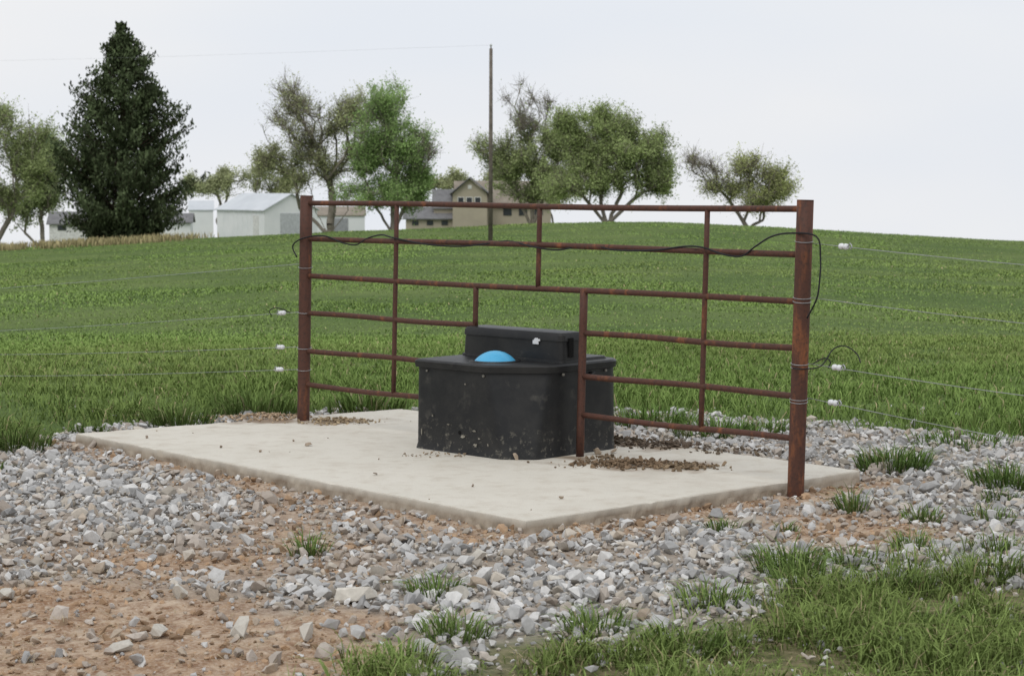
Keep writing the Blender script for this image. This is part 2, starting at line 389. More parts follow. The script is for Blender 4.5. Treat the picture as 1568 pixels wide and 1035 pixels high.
def gcol(X,Y,n,dry=.04,con=1.0):
    a=fbm(X,Y,2.5,51)[:,None]; b=(rng.random(n)**(1+.6*(con>1)))[:,None]; a2=fbm(X,Y*.6,13,55)[:,None]
    c=np.array([.135,.205,.055])/con*(1-b)+np.array([.205,.290,.090])*b*(1+.25*(con-1))
    c=c*(.58+.46*a+.46*a2)
    q=fbm(X,Y*.7,6,61)[:,None]; w=.25*sstep(.45,.75,q); c=c*(1-w)+np.array([.20,.205,.08])*w
    dr=(rng.random(n)<dry)[:,None]; return np.where(dr,np.array([.42,.36,.21])*rng.uniform(.6,1,n)[:,None],c)
L=[]
N=200000
Y=np.sqrt(rng.uniform(11.0**2,26**2,N)); X=rng.uniform(-1,1,N)*(.257*Y*1.22+.5)
d,g=zones(X,Y); cl=fbm(X,Y,.35,71); big_=fbm(X,Y,1.6,73); nearf=1-sstep(14.5,21,Y)
k=(Y>9.5)&(rng.random(N)<g*(.45+1.0*sstep(.3,.65,cl))*(1-.45*sstep(20,26,Y)))&~in_slab(X,Y,.05); X=X[k];Y=Y[k];cl=cl[k];big_=big_[k];nearf=nearf[k];n=len(X)
h=(.045+(.04+.09*nearf)*sstep(.3,.75,cl)*(.4+big_))*rng.uniform(.5,1.3,n)*(1+.40*(1-sstep(0,1.0,Y-field_edge(X))))
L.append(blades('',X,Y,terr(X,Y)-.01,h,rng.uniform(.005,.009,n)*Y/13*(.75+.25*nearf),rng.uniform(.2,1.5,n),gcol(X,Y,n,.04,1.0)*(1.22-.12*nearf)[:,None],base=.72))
print('near blades',n)
N=210000
Y=22*(113/22)**(rng.random(N)**.92); X=rng.uniform(-1,1,N)*(.257*Y*1.22+1)
cl=fbm(X,Y,1.3,81); cl2=fbm(X,Y*.7,4.,83); k=rng.random(N)<(.35+.9*sstep(.35,.7,.5*cl+.5*cl2)); X=X[k];Y=Y[k];cl=cl[k];cl2=cl2[k];n=len(X)
h=(.035+.02*sstep(.42,.8,cl)+.035*sstep(.5,.8,cl2))*rng.uniform(.5,1.2,n)
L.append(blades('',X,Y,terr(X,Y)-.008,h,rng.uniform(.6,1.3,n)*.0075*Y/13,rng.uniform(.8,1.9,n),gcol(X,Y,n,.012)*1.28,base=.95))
join_blades('pasture_grass',L)
# foreground
L=[]
N=80000
Y=rng.uniform(5.7,9.2,N);X=rng.uniform(-1.0,3.2,N); d,g=zones(X,Y); cl=fbm(X,Y,.22,91,2)
ge=grass_edge(X)-Y
pr=sstep(-.12,.6,ge+(fbm(X,Y,.5,93)-.5)*1.4)*(.2+1.1*sstep(.36,.60,cl))
k=rng.random(N)<pr; X=X[k];Y=Y[k];cl=cl[k];n=len(X)
h=(.045+.11*sstep(.36,.7,cl))*rng.uniform(.35,1.3,n)
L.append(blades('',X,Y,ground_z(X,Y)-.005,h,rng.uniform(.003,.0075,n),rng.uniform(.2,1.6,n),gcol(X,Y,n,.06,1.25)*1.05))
print('fg blades',n)
tufts=[(-.88,8.5,.08,.15,110),(-.31,7.65,.11,.14,170),(1.65,9.55,.07,.19,110),(2.13,11.0,.20,.22,520),(2.6,10.35,.2,.2,420),(1.24,10.2,.10,.15,90),(.97,9.1,.08,.12,90),(1.94,9.35,.1,.14,110),(2.25,9.3,.12,.14,110),(1.75,8.6,.09,.15,110),(1.13,8.0,.13,.22,360),(1.4,8.2,.1,.15,150),(2.1,8.5,.12,.15,160),(-2.9,10.9,.12,.12,80),(-3.0,11.8,.25,.24,500),(-2.55,12.35,.1,.08,60),(2.45,9.9,.1,.12,100),(1.25,9.0,.05,.08,40),(1.15,7.75,.15,.19,260),(.75,7.4,.13,.16,180),(-.2,6.9,.12,.15,170),(1.95,7.95,.16,.19,260),(1.5,7.7,.16,.18,220),(.3,7.0,.12,.16,180),(.6,6.7,.14,.17,200),(-.35,6.6,.1,.14,150),(1.5,7.0,.15,.18,200),(2.75,12.0,.35,.16,300),(1.3,12.5,.3,.2,420),(.95,13.0,.3,.22,500),(.2,13.7,.4,.25,500),(-2.2,13.0,.25,.24,420),(-1.75,13.5,.3,.28,500),(-1.0,13.7,.3,.24,400),(-2.7,12.6,.12,.15,160),(1.62,12.6,.25,.16,260)]
for (cx,cy,r,hh,nn) in tufts:
    a=rng.uniform(0,2*np.pi,nn);rr=r*np.sqrt(rng.random(nn))*.8; X=cx+np.cos(a)*rr*1.2;Y=cy+np.sin(a)*rr
    h=hh*rng.uniform(.35,1.15,nn)*(1-.35*rr/r)
    hd=a+rng.normal(0,.7,nn)
    L.append(blades('',X,Y,ground_z(X,Y)-.005,h,rng.uniform(.004,.0075,nn)*max(1,cy/9),rng.uniform(.2,1.3,nn),gcol(X,Y,nn,.08,1.3)*np.array([.85,.93,.9]),head=hd))
join_blades('grass_tufts',L)
N=7000
X=rng.uniform(-2.4,2.8,N);Y=rng.uniform(6,9.2,N);d,g=zones(X,Y);k=rng.random(N)<np.clip(.15+d+g*.8,0,1)*vnoise(X,Y,.35,33)*1.2;X=X[k];Y=Y[k];n=len(X)
v,f,c=blades('',X,Y,ground_z(X,Y)+.012,rng.uniform(.006,.02,n),np.full(n,.003),rng.uniform(3,9,n),np.tile([.46,.38,.25],(n,1))*rng.uniform(.6,1.1,n)[:,None])
v[:,2]=np.maximum(v[:,2],ground_z(v[:,0],v[:,1])+.008)
mesh_np('straw_litter',v,f,MGR,c)
N=9000
X=rng.uniform(-34,-17,N);Y=rng.uniform(104,116,N);k=rng.random(N)<sstep(.3,.6,vnoise(X,Y,1.5,3))*np.interp(X,[-34,-22,-17],[1,.9,.15]);X=X[k];Y=Y[k];n=len(X)
join_blades('dry_reeds',[blades('',X,Y,terr(X,Y)-.05,rng.uniform(.2,.55,n),rng.uniform(.04,.09,n),rng.uniform(0,.5,n),np.tile([.44,.38,.21],(n,1))*rng.uniform(.5,1.2,n)[:,None])])

# ---------------------------------------------------------------- pipe gate
gate=empty('pipe_gate')
GA=Vector((-1.35,12.8,0)); GB=Vector((1.45,10.08,0)); LEAN=.022
def gp(X,z,off=0.):
    t=(X-GA.x)/(GB.x-GA.x); p=GA.lerp(GB,t); return Vector((p.x+LEAN*z-.697*off,p.y-.717*off,z))
def post(name,X,r,z0,z1,mat):
    P=[gp(X,z0+(z1-z0)*i/6) for i in range(7)]
    tube(name,P,r,mat,gate,20)
    tube(name+'_rim',[gp(X,z1-.001),gp(X,z1+.004)],[r*1.01,r*.97],mat,gate,20)
post('left_post',-1.35,.040,-.2,1.445,MR); post('right_post',1.45,.043,-.3,1.445,MR2)
def rail(name,X0,X1,z,r=.0165):
    P=[]
    for i in range(25):
        t=i/24; P.append(gp(X0+(X1-X0)*t,z+.004*math.sin(t*7+z*9)))
    tube(name,P,r,MR,gate,10)
H=[1.40,1.176,.932,.695,.455,.232]
for i in (0,1,2): rail('rail_%d'%(i+1),-1.35,1.45,H[i])
rail('rail_4_left',-1.35,-.226,H[3]); rail('rail_4_right',.386,1.45,H[3])
for i in (4,5): rail('rail_%d_left'%(i+1),-1.35,-.285,H[i]); rail('rail_%d_right'%(i+1),.386,1.45,H[i])
def brace(name,X,z0,z1,r=.0145,mat=MR):
    tube(name,[gp(X,z0+(z1-z0)*i/5,.0) for i in range(6)],r,mat,gate,10)
brace('brace_1',-.735,H[5],H[0]); brace('brace_2',.128,H[2],H[0]); brace('brace_3',-.232,.684,H[2],.016); brace('brace_4',1.0,H[5]-.01,H[0]); brace('stub_post',.382,-.005,H[2]+.012,.0225)
for X in (-1.35,1.45):
    for z in ((.99,.70,.47,.33) if X<0 else (1.24,.955,.935,.62,.60,.44,.425)):
        ring_=[]
        for j in range(13):
            a=j/12*2*math.pi; c=gp(X,z+.006*math.sin(a)); ring_.append((c.x+.046*math.cos(a),c.y+.046*math.sin(a),c.z))
        tube('wire_wrap',ring_,.0018,MWIRE,gate,5)
R2=H[1]
def w(x,z,off): return gp(x,z,off)
cable=[w(-1.37,R2-.12,.05),w(-1.40,R2-.05,.05),w(-1.33,R2+.0,.05),w(-1.2,R2+.02,.03),w(-1.08,R2-.02,.02),w(-.98,R2-.03,.025),w(-.92,R2+.01,.01),w(-.84,R2+.035,-.01),w(-.74,R2+.02,.02),w(-.55,R2-.01,.025),w(-.35,R2-.02,.022),w(-.2,R2-.005,.02),w(-.05,R2+.02,.0),w(.1,R2-.005,.025),w(.25,R2-.02,.022),w(.4,R2+.015,.0),w(.55,R2-.01,.024),w(.75,R2-.005,.024),w(.9,R2+.02,.01),w(1.0,R2+.018,.03),w(1.1,R2-.015,.028),w(1.18,R2-.02,.02),w(1.24,R2+.03,.02),w(1.32,R2+.085,.03),w(1.42,R2+.105,.055),w(1.52,R2+.09,.03),w(1.535,R2-.02,.02),w(1.54,R2-.12,.03),w(1.535,R2-.22,.04),w(1.50,R2-.32,.05)]
tube('black_cable',smooth_path(cable,5),.0048,MCAB,gate,6)
loop=[w(1.45,.60,.06),w(1.50,.60,.05),w(1.56,.62,.03),(1.62+.0,10.0,.70),(1.68,9.98,.715),(1.73,9.95,.68),(1.74,9.9,.64)]
tube('cable_loop',smooth_path(loop,6),.0032,MCAB,gate,6)

# ---------------------------------------------------------------- wire fence
fence=empty('wire_fence')
def insul(p,d):
    d=Vector(d).normalized(); p=Vector(p)
    prof=[(-.03,.006),(-.026,.014),(-.012,.016),(-.008,.010),(.008,.010),(.012,.016),(.026,.014),(.03,.006)]
    tube('insulator',[p+d*a for a,_ in prof],[r for _,r in prof],MWHITE,fence,12)
    s=Vector((0,0,1)); tube('insulator_hook',smooth_path([p+d*.03,p+d*.045+s*.018,p+d*.06,p+d*.045-s*.012],4),.003,MWIRE,fence,6)
for k,(z0,z1,ins) in enumerate([(1.01,.70,0),(.70,.37,1),(.475,.19,1),(.33,.03,1)]):
    a=gp(-1.35,z0); a.x-=.04; e=Vector((-4.11,16.0,z1)); far=a+(e-a)*2.1
    P=[]
    for i in range(25):
        t=i/24; q=a.lerp(far,t); q.z-=.05*math.sin(math.pi*t)*(.4+.25*k); P.append(q)
    tube('fence_wire',P,.0016,MWIRE,fence,5)
    if ins: insul(a+(e-a).normalized()*(.18+.01*k),e-a)
LP=Vector((-1.35,12.8,0))+(Vector((-4.11,16,0))-Vector((-1.39,12.8,0)))*2.12
tube('fence_post',[LP+Vector((0,0,-1.0)),LP+Vector((0.02,0,.55))],[.06,.055],MWOOD,fence,12)
for k,(z0,z1,ins) in enumerate([(1.23,1.20,.24),(.955,.945,0),(.62,.628,.22),(.445,.43,.20)]):
    a=gp(1.45,z0); a.x+=.04; e=Vector((2.28,8.87,z1)); far=a+(e-a)*2.6
    P=[]
    for i in range(25):
        t=i/24; q=a.lerp(far,t); q.z-=.03*math.sin(math.pi*t)*(1+.2*k); P.append(q)
    tube('fence_wire',P,.0017,MWIRE,fence,5)
    if ins: insul(a+(e-a).normalized()*ins-Vector((0,0,.005)),e-a)
RP=Vector((1.49,10.08,0))+(Vector((2.28,8.87,0))-Vector((1.49,10.08,0)))*2.62
tube('fence_post',[RP+Vector((0,0,-.6)),RP+Vector((0.02,0,1.35))],[.06,.055],MWOOD,fence,12)
for p,dr in ((gp(-1.35,.70),(-.3,-.05)),(gp(1.45,.62),(.2,-.2))):
    q=[p+Vector((dr[0]*.3,-.03,0)),p+Vector((dr[0]*.6,-.03,.03)),p+Vector((dr[0]*.75,-.03,.01)),p+Vector((dr[0]*.7,-.03,-.02))]
    tube('tie_cable',smooth_path(q,5),.003,MCAB,fence,6)

# ---------------------------------------------------------------- cattle waterer
tank=empty('cattle_waterer')
def uv(u,v,z): return Vector((.717*u+.697*v,11.49-.697*u+.717*v,z))
def rounded(poly,rad,k=6):
    out=[];n=len(poly)
    for i in range(n):
        a=Vector(poly[i-1]);b=Vector(poly[i]);c=Vector(poly[(i+1)%n]); r=rad[i] if hasattr(rad,'__len__') else rad
        d1=(a-b).normalized();d2=(c-b).normalized(); p0=b+d1*r;p1=b+d2*r
        for j in range(k+1):
            t=j/k; out.append((p0*(1-t)**2+b*2*t*(1-t)+p1*t*t))
    return out
def loft(name,levels,mat,parent,cap_top=True,smooth=True):
    V=[];F=[]; n=len(levels[0][0])
    for poly,z in levels:
        for q in poly: V.append(uv(q[0],q[1],z if not callable(z) else z(q)))
    for l in range(len(levels)-1):
        for k in range(n): F.append((l*n+k,l*n+(k+1)%n,(l+1)*n+(k+1)%n,(l+1)*n+k))
    if cap_top: F.append(tuple((len(levels)-1)*n+k for k in range(n)))
    F.append(tuple(range(n))[::-1])
    me=bpy.data.meshes.new(name); me.from_pydata(V,[],F)
    bm=bmesh.new(); bm.from_mesh(me); bmesh.ops.recalc_face_normals(bm,faces=bm.faces[:]); bm.to_mesh(me); bm.free()
    o=obj(name,me,mat,parent)
    for p in me.polygons: p.use_smooth=True
    es=o.modifiers.new('ns','EDGE_SPLIT'); es.split_angle=math.radians(32)
    return o
def inset(poly,d):
    c=Vector((sum(p[0] for p in poly)/len(poly),sum(p[1] for p in poly)/len(poly)))
    s=1-d/.4; return [c+(Vector(p)-c)*s for p in poly]
def tubpoly(ch,r=.05):
    P=[(-.40,-.395),(.455-ch,-.395),(.455,-.395+ch*.85),(.455,.385),(.375,.465),(-.32,.465),(-.40,.385)]
    return rounded(P,[.045,.03,.03,.06,.03,.03,.03])
lv=[(inset(tubpoly(.15),-.006),0.0),(inset(tubpoly(.15),.0),.035)]
for i in range(1,8):
    t=i/8; lv.append((inset(tubpoly(.15+.12*t),.004*t),.035+.425*t))
lv+= [(inset(tubpoly(.27),.005),.47),(inset(tubpoly(.27),-.008),.474),(inset(tubpoly(.27),-.010),.508),(inset(tubpoly(.27),.0),.518),(inset(tubpoly(.27),.03),.520)]
loft('tub',lv,MB,tank)
def rect(u0,u1,v0,v1,r): return rounded([(u0,v0),(u1,v0),(u1,v1),(u0,v1)],r)
bx=lambda i:rect(-.37+i,.43-i,-.04+i,.15-i,.035)
loft('valve_box',[(bx(-.01),.515),(bx(-.008),.53),(bx(0),.535),(bx(.006),.640),(bx(.0),.642),(bx(.002),.674),(bx(.012),.688),(bx(.03),.692)],MB,tank)
loft('rear_panel',[(rect(-.34,.40,.18,.40,.04),.517),(rect(-.33,.39,.19,.39,.04),.535)],MB,tank)
c=uv(.06,-.20,0)
V=[];F=[]
for lev,(r,z) in enumerate([(.150,.518),(.145,.526),(.128,.528),(.118,.520),(.112,.49)]):
    for j in range(40):
        a=j/40*2*math.pi; V.append((c.x+r*math.cos(a),c.y+r*math.sin(a),z))
for l in range(4):
    for j in range(40): F.append((l*40+j,l*40+(j+1)%40,(l+1)*40+(j+1)%40,(l+1)*40+j))
me=bpy.data.meshes.new('float_ring'); me.from_pydata(V,[],F); obj('float_ring',me,MB,tank)
bm=bmesh.new(); bmesh.ops.create_uvsphere(bm,u_segments=48,v_segments=32,radius=.150)
for f in bm.faces: f.smooth=True
me=bpy.data.meshes.new('float_ball'); bm.to_mesh(me); bm.free(); ob=obj('float_ball',me,MBLUE,tank); ob.location=(c.x,c.y,.430)
def disc(name,u,v,z,r,nrm,mat,th=.006):
    p=uv(u,v,z); dn=(uv(nrm[0],nrm[1],0)-uv(0,0,0)).normalized()
    tube(name,[p-dn*.003,p+dn*th],[r,r*.8],mat,tank,14)
MBOLT=simple('bolt_steel',(.18,.17,.15),.5)
disc('bolt',.16,-.393,.455,.009,(0,-1),MBOLT); disc('drain_hole',-.03,-.394,.12,.014,(0,-1),MDARK,.0025); disc('bolt',-.30,-.393,.455,.007,(0,-1),MBOLT)
disc('bolt',.459,-.06,.46,.009,(1,0),MBOLT); disc('bolt',.459,.30,.46,.008,(1,0),MBOLT); disc('hose_fitting',.459,.18,.44,.022,(1,0),MB,.03)
def uvbox(name,u0,u1,v0,v1,z0,z1,mat):
    loft(name,[(rect(u0,u1,v0,v1,.004),z0),(rect(u0,u1,v0,v1,.004),z1)],mat,tank)
uvbox('latch_strap',.431,.440,.015,.05,.55,.66,MDARK)
for (u0,u1,z0,z1) in ((.205,.25,.618,.640),(.215,.262,.636,.648),(.222,.245,.646,.653)): uvbox('label',u0,u1,-.0425-z1*.002,-.038,z0,z1,MWHITE)
MDUST=simple('dried_mud',(.33,.31,.26),.95,(.12,.11,.09),60)
def splash(u,z,wd,ht,seed):
    r=random.Random(seed); V=[];n=14
    for j in range(n):
        a=j/n*2*math.pi; k=r.uniform(.5,1.1); V.append(uv(u+wd*k*math.cos(a),-.4,z+ht*k*math.sin(a)))
    me=bpy.data.meshes.new('dried_mud'); me.from_pydata(V,[],[tuple(range(n))]); obj('dried_mud',me,MDUST,tank)
for a in ((.10,.06,.018,.012,1),(.13,.10,.01,.006,2),(.09,.14,.02,.006,3),(-.34,.10,.006,.03,4),(.0,.10,.02,.01,5),(-.12,.16,.012,.005,6),(-.25,.2,.008,.01,7),(.02,.4,.008,.006,8),(.2,.07,.006,.012,9)): splash(*a)

# ---------------------------------------------------------------- trees
def tubes_np(A,B,ra,rb,n=5):
    A=np.array(A);B=np.array(B);ra=np.array(ra);rb=np.array(rb); t=B-A; L=np.linalg.norm(t,axis=1,keepdims=True)+1e-9; t=t/L
    ref=np.where(np.abs(t[:,2:3])<.9,np.array([[0,0,1.]]),np.array([[1.,0,0]])); s=np.cross(t,ref); s/=np.linalg.norm(s,axis=1,keepdims=True)+1e-9; q=np.cross(t,s)
    an=np.arange(n)/n*2*np.pi; dirv=s[:,None]*np.cos(an)[None,:,None]+q[:,None]*np.sin(an)[None,:,None]
    v=np.concatenate([A[:,None]+dirv*ra[:,None,None],B[:,None]+dirv*rb[:,None,None]],1)
    k=np.arange(n); f=np.stack([k,(k+1)%n,(k+1)%n+n,k+n],1)
    F=(f[None]+(np.arange(len(A))*2*n)[:,None,None]).reshape(-1,4); return v.reshape(-1,3),F
def leaves_np(P,size,col,aspect=.6,upbias=0.):
    n=len(P); a=rng.normal(0,1,(n,3)); a[:,2]+=upbias; a/=np.linalg.norm(a,axis=1,keepdims=True)
    b=rng.normal(0,1,(n,3)); b-=a*(a*b).sum(1,keepdims=True); b/=np.linalg.norm(b,axis=1,keepdims=True)
    s=(size if hasattr(size,'__len__') else np.full(n,size))[:,None]
    v=np.stack([P-a*s*.5,P+b*s*aspect*.5,P+a*s*.5,P-b*s*aspect*.5],1).reshape(-1,3)
    F=np.arange(n*4).reshape(n,4); return v,F,np.repeat(col,4,0)
def tree(name,xb,Z,lobes,leaf,lcol,split=.25,r0=.3,seed=1,stems=1,lsz=.13,spreadleaf=.34,tipmul=1.9,twig=6,hole=1.0):
    rs=np.random.default_rng(seed); S=Z/3050.
    bx_=(xb-784)*S; bz=float(terr(bx_,Z))-.1
    par=empty(name,(0,0,0))
    tips=[];lm=[]
    for (x,y,rx,ry,nt,ml) in lobes:
        nt=int(nt*tipmul)
        nb_=max(3,nt//9); bc=rs.normal(0,1,(nb_,3)); bc/=np.linalg.norm(bc,axis=1,keepdims=True); bc*=rs.uniform(.3,1.15,(nb_,1)); bs=rs.uniform(.15,.5,nb_)
        pick=rs.integers(0,nb_,nt)
        k=bc[pick]+rs.normal(0,.62,(nt,3))*bs[pick][:,None]
        c=np.array([(x-784)*S,Z,CAMH-(y-275)*S])
        tips.append(c+k*np.array([rx*S,min(rx,60)*S,ry*S])); bl=rs.uniform(.4,1.5,nb_); lm+=list(ml*bl[pick]*rs.choice([.25,1.,1.4],nt,p=[.25,.5,.25]))
    tips=np.concatenate(tips); lm=np.array(lm)
    k=tips[:,2]>bz+1.0; tips=tips[k]; lm=lm[k]
    ztop=tips[:,2].max(); zt=bz+(ztop-bz)*split
    nodes=[np.array([bx_,Z,bz])];par_=[-1];plen=[0.]
    cen=tips.mean(0)
    for st in range(stems):
        tgt=np.array([bx_+(cen[0]-bx_)*.35+(0 if stems==1 else (st-(stems-1)/2)*1.2),Z+rs.normal(0,.3),zt+rs.normal(0,.4)]); p=0
        for j in range(1,5):
            t=j/4; q=nodes[0]*(1-t)+tgt*t+rs.normal(0,.04,3)*np.array([1,1,0]); nodes.append(q);par_.append(p);plen.append(plen[p]+np.linalg.norm(q-nodes[p]));p=len(nodes)-1
    order=np.argsort(np.linalg.norm((tips-nodes[-1])*np.array([1,1,1]),axis=1)+rs.normal(0,.9,len(tips)))
    tipnodes=[]
    for oi in order:
        p=tips[oi]; NA=np.array(nodes);PL=np.array(plen); dv=p-NA; dd=np.linalg.norm(dv,axis=1)
        ang=dv[:,2]/(dd+1e-6)
        cost=dd+.42*PL+np.where(NA[:,2]>p[2]+.3,1.5,0)+np.where(NA[:,2]<zt-.6,4,0)+np.clip(.25-ang,0,1)*.5*dd; b=int(np.argmin(cost))
        m=max(2,int(dd[b]/.7)); a=NA[b]; cur=b
        side=rs.normal(0,.06*dd[b],3)
        for j in range(1,m+1):
            t=j/m; q=a*(1-t)+p*t+side*math.sin(math.pi*t)+np.array([0,0,.07*dd[b]*math.sin(math.pi*t)])+rs.normal(0,.02,3)
            nodes.append(q);par_.append(cur);plen.append(plen[cur]+np.linalg.norm(q-nodes[cur]));cur=len(nodes)-1
        tipnodes.append((cur,lm[oi]))
    NA=np.array(nodes);PA=np.array(par_); cnt=np.zeros(len(NA))
    for c,_ in tipnodes: cnt[c]+=1
    for i in range(len(NA)-1,0,-1): cnt[PA[i]]+=cnt[i]
    rad=.014+r0*(cnt/cnt[0])**.54*.95
    I=np.arange(1,len(NA)); v,f=tubes_np(NA[PA[I]],NA[I],rad[PA[I]]*.35+rad[I]*.65,rad[I])
    mesh_np('trunk_and_limbs',v,f,MBARK,parent=par)
    A=[];B=[];LP_=[];LI=[]
    for ti,(c,ml) in enumerate(tipnodes):
        base_=NA[c]-NA[PA[c]]; base_=base_/(np.linalg.norm(base_)+1e-6)
        for _ in range(twig):
            dr=base_*.6+rs.normal(0,.6,3)+np.array([0,0,.35]); dr/=np.linalg.norm(dr); s0=NA[c]-base_*rs.uniform(0,.9); e0=s0+dr*rs.uniform(.4,1.35); A.append(s0);B.append(e0)
            n=int(leaf*ml/twig*rs.uniform(.3,1.7)+rs.random())
            if n>0:
                s=rs.uniform(.1,1.1,(n,1)); LP_.append(s0*(1-s)+e0*s+rs.normal(0,spreadleaf*.5,(n,3))); LI.append(np.full(n,ti))
    v,f=tubes_np(A,B,[.014]*len(A),[.006]*len(A),3); mesh_np('twigs',v,f,MBARK,parent=par)
    P=np.concatenate(LP_);LI=np.concatenate(LI); n=len(P)
    tipsh=rs.uniform(.7,1.3,len(tipnodes))
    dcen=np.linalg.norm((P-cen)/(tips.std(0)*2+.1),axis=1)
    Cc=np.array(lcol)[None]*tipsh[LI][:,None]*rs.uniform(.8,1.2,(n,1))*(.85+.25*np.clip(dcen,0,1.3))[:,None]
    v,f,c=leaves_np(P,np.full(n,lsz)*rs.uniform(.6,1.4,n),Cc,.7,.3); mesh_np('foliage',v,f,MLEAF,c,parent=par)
    print(name,n)
G3=(.38,.41,.22); G4=(.33,.39,.18); G5=(.38,.41,.23)  # leaf colours, here and below, lightened and greyed to stand in for distance haze
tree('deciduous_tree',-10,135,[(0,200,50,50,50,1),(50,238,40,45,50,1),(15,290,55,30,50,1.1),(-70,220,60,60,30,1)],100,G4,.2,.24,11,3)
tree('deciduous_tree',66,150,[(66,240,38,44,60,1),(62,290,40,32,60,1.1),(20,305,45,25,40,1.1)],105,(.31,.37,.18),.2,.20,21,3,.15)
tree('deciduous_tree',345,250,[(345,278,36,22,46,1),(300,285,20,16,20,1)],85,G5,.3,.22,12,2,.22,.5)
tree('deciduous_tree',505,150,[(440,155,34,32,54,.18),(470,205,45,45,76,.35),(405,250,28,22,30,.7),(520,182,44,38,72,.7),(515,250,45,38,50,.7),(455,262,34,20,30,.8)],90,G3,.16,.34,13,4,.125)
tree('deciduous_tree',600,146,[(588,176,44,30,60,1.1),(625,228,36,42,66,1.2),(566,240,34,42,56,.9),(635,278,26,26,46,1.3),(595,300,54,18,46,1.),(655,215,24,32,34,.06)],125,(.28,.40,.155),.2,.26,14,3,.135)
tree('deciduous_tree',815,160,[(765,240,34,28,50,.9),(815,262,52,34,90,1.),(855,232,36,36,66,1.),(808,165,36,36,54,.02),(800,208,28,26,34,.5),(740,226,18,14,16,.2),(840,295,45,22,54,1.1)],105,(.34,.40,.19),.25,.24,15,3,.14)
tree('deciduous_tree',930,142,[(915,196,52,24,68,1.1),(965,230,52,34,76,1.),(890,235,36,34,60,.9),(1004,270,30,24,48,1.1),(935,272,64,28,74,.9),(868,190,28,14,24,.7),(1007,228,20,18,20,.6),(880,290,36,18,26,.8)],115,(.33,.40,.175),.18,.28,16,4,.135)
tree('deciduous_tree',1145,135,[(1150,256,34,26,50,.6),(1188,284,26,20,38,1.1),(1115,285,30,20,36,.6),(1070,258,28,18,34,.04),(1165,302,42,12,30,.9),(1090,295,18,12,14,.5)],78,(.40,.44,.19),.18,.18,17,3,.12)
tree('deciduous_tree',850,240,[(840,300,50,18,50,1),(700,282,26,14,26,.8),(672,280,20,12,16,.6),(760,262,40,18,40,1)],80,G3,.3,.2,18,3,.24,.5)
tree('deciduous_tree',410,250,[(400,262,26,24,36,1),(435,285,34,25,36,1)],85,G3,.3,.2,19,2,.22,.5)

def cedar(name,xb,Z,ytop,seed):
    rs=np.random.default_rng(seed); S=Z/3050.; bx_=(xb-784)*S; bz=float(terr(bx_,Z))-.15; zt=CAMH-(ytop-275)*S; Ht=zt-bz
    par=empty(name)
    v,f=tubes_np([[bx_,Z,bz+Ht*i/10] for i in range(10)],[[bx_,Z,bz+Ht*(i+1)/10] for i in range(10)],[.25*(1-i/10)+.02 for i in range(10)],[.25*(1-(i+1)/10)+.02 for i in range(10)],8)
    mesh_np('trunk',v,f,MBARKD,parent=par)
    A=[];B=[];P=[];C=[];Sz=[]
    for i in range(600):
        t=rs.random()**.85
        prof=np.interp(t,[0,.05,.12,.22,.35,.48,.7,.82,.92,1.],[.02,.13,.34,.54,.80,.96,1.02,1.0,.80,.45])*104*S
        a=rs.uniform(0,2*np.pi)
        lob=.86+.20*math.sin(a*3+t*17)+rs.normal(0,.10)
        r=prof*lob*(rs.uniform(.5,1.1) if rs.random()<.5 else 1.0)
        ztip=bz+Ht*(1-t)*.965+.35; z0=ztip-r*.65-.2
        p0=np.array([bx_,Z,max(z0,bz+.3)]);p1=np.array([bx_+r*math.cos(a),Z+r*math.sin(a),ztip])
        A.append(p0);B.append(p1)
        n=int(34+62*r/3); s=rs.uniform(.25,1.0,n)**.6; q=p0[None]*(1-s[:,None])+p1[None]*s[:,None]; sp=(.13+.22*(1-s))*(.5+.5*min(1,r/1.5))
        q=q+rs.normal(0,1,(n,3))*sp[:,None]*np.array([1,1,1.1]); P.append(q); sh=rs.uniform(.5,1.5)
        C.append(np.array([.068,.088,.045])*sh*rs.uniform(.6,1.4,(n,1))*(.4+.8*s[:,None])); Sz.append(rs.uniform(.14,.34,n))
    v,f=tubes_np(A,B,[.04]*len(A),[.01]*len(A),4); mesh_np('limbs',v,f,MBARKD,parent=par)
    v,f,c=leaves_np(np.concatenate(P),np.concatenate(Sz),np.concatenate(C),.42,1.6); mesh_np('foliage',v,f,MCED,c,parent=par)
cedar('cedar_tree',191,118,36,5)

# ---------------------------------------------------------------- utility pole
px_=-.92; pz=float(terr(px_,85)); pole=empty('utility_pole')
tube('pole',[(px_,85,pz-.3),(px_+.02,85,3.),(px_+.03,85,7.08)],[.10,.085,.07],MWOOD,pole,10)
tube('pin',[(px_+.03,85,7.0),(px_+.03,85,7.22)],.025,MWOOD,pole,6); tube('pole_insulator',[(px_+.03,85,7.18),(px_+.03,85,7.27)],.05,MWHITE,pole,8)
P=[]
for i in range(30):
    t=i/29; P.append((px_-60*t,85+10*t,7.22+.3*t-1.2*math.sin(math.pi*t)*.5))
tube('line_wire',P,.0022,MWIRE,pole,4)

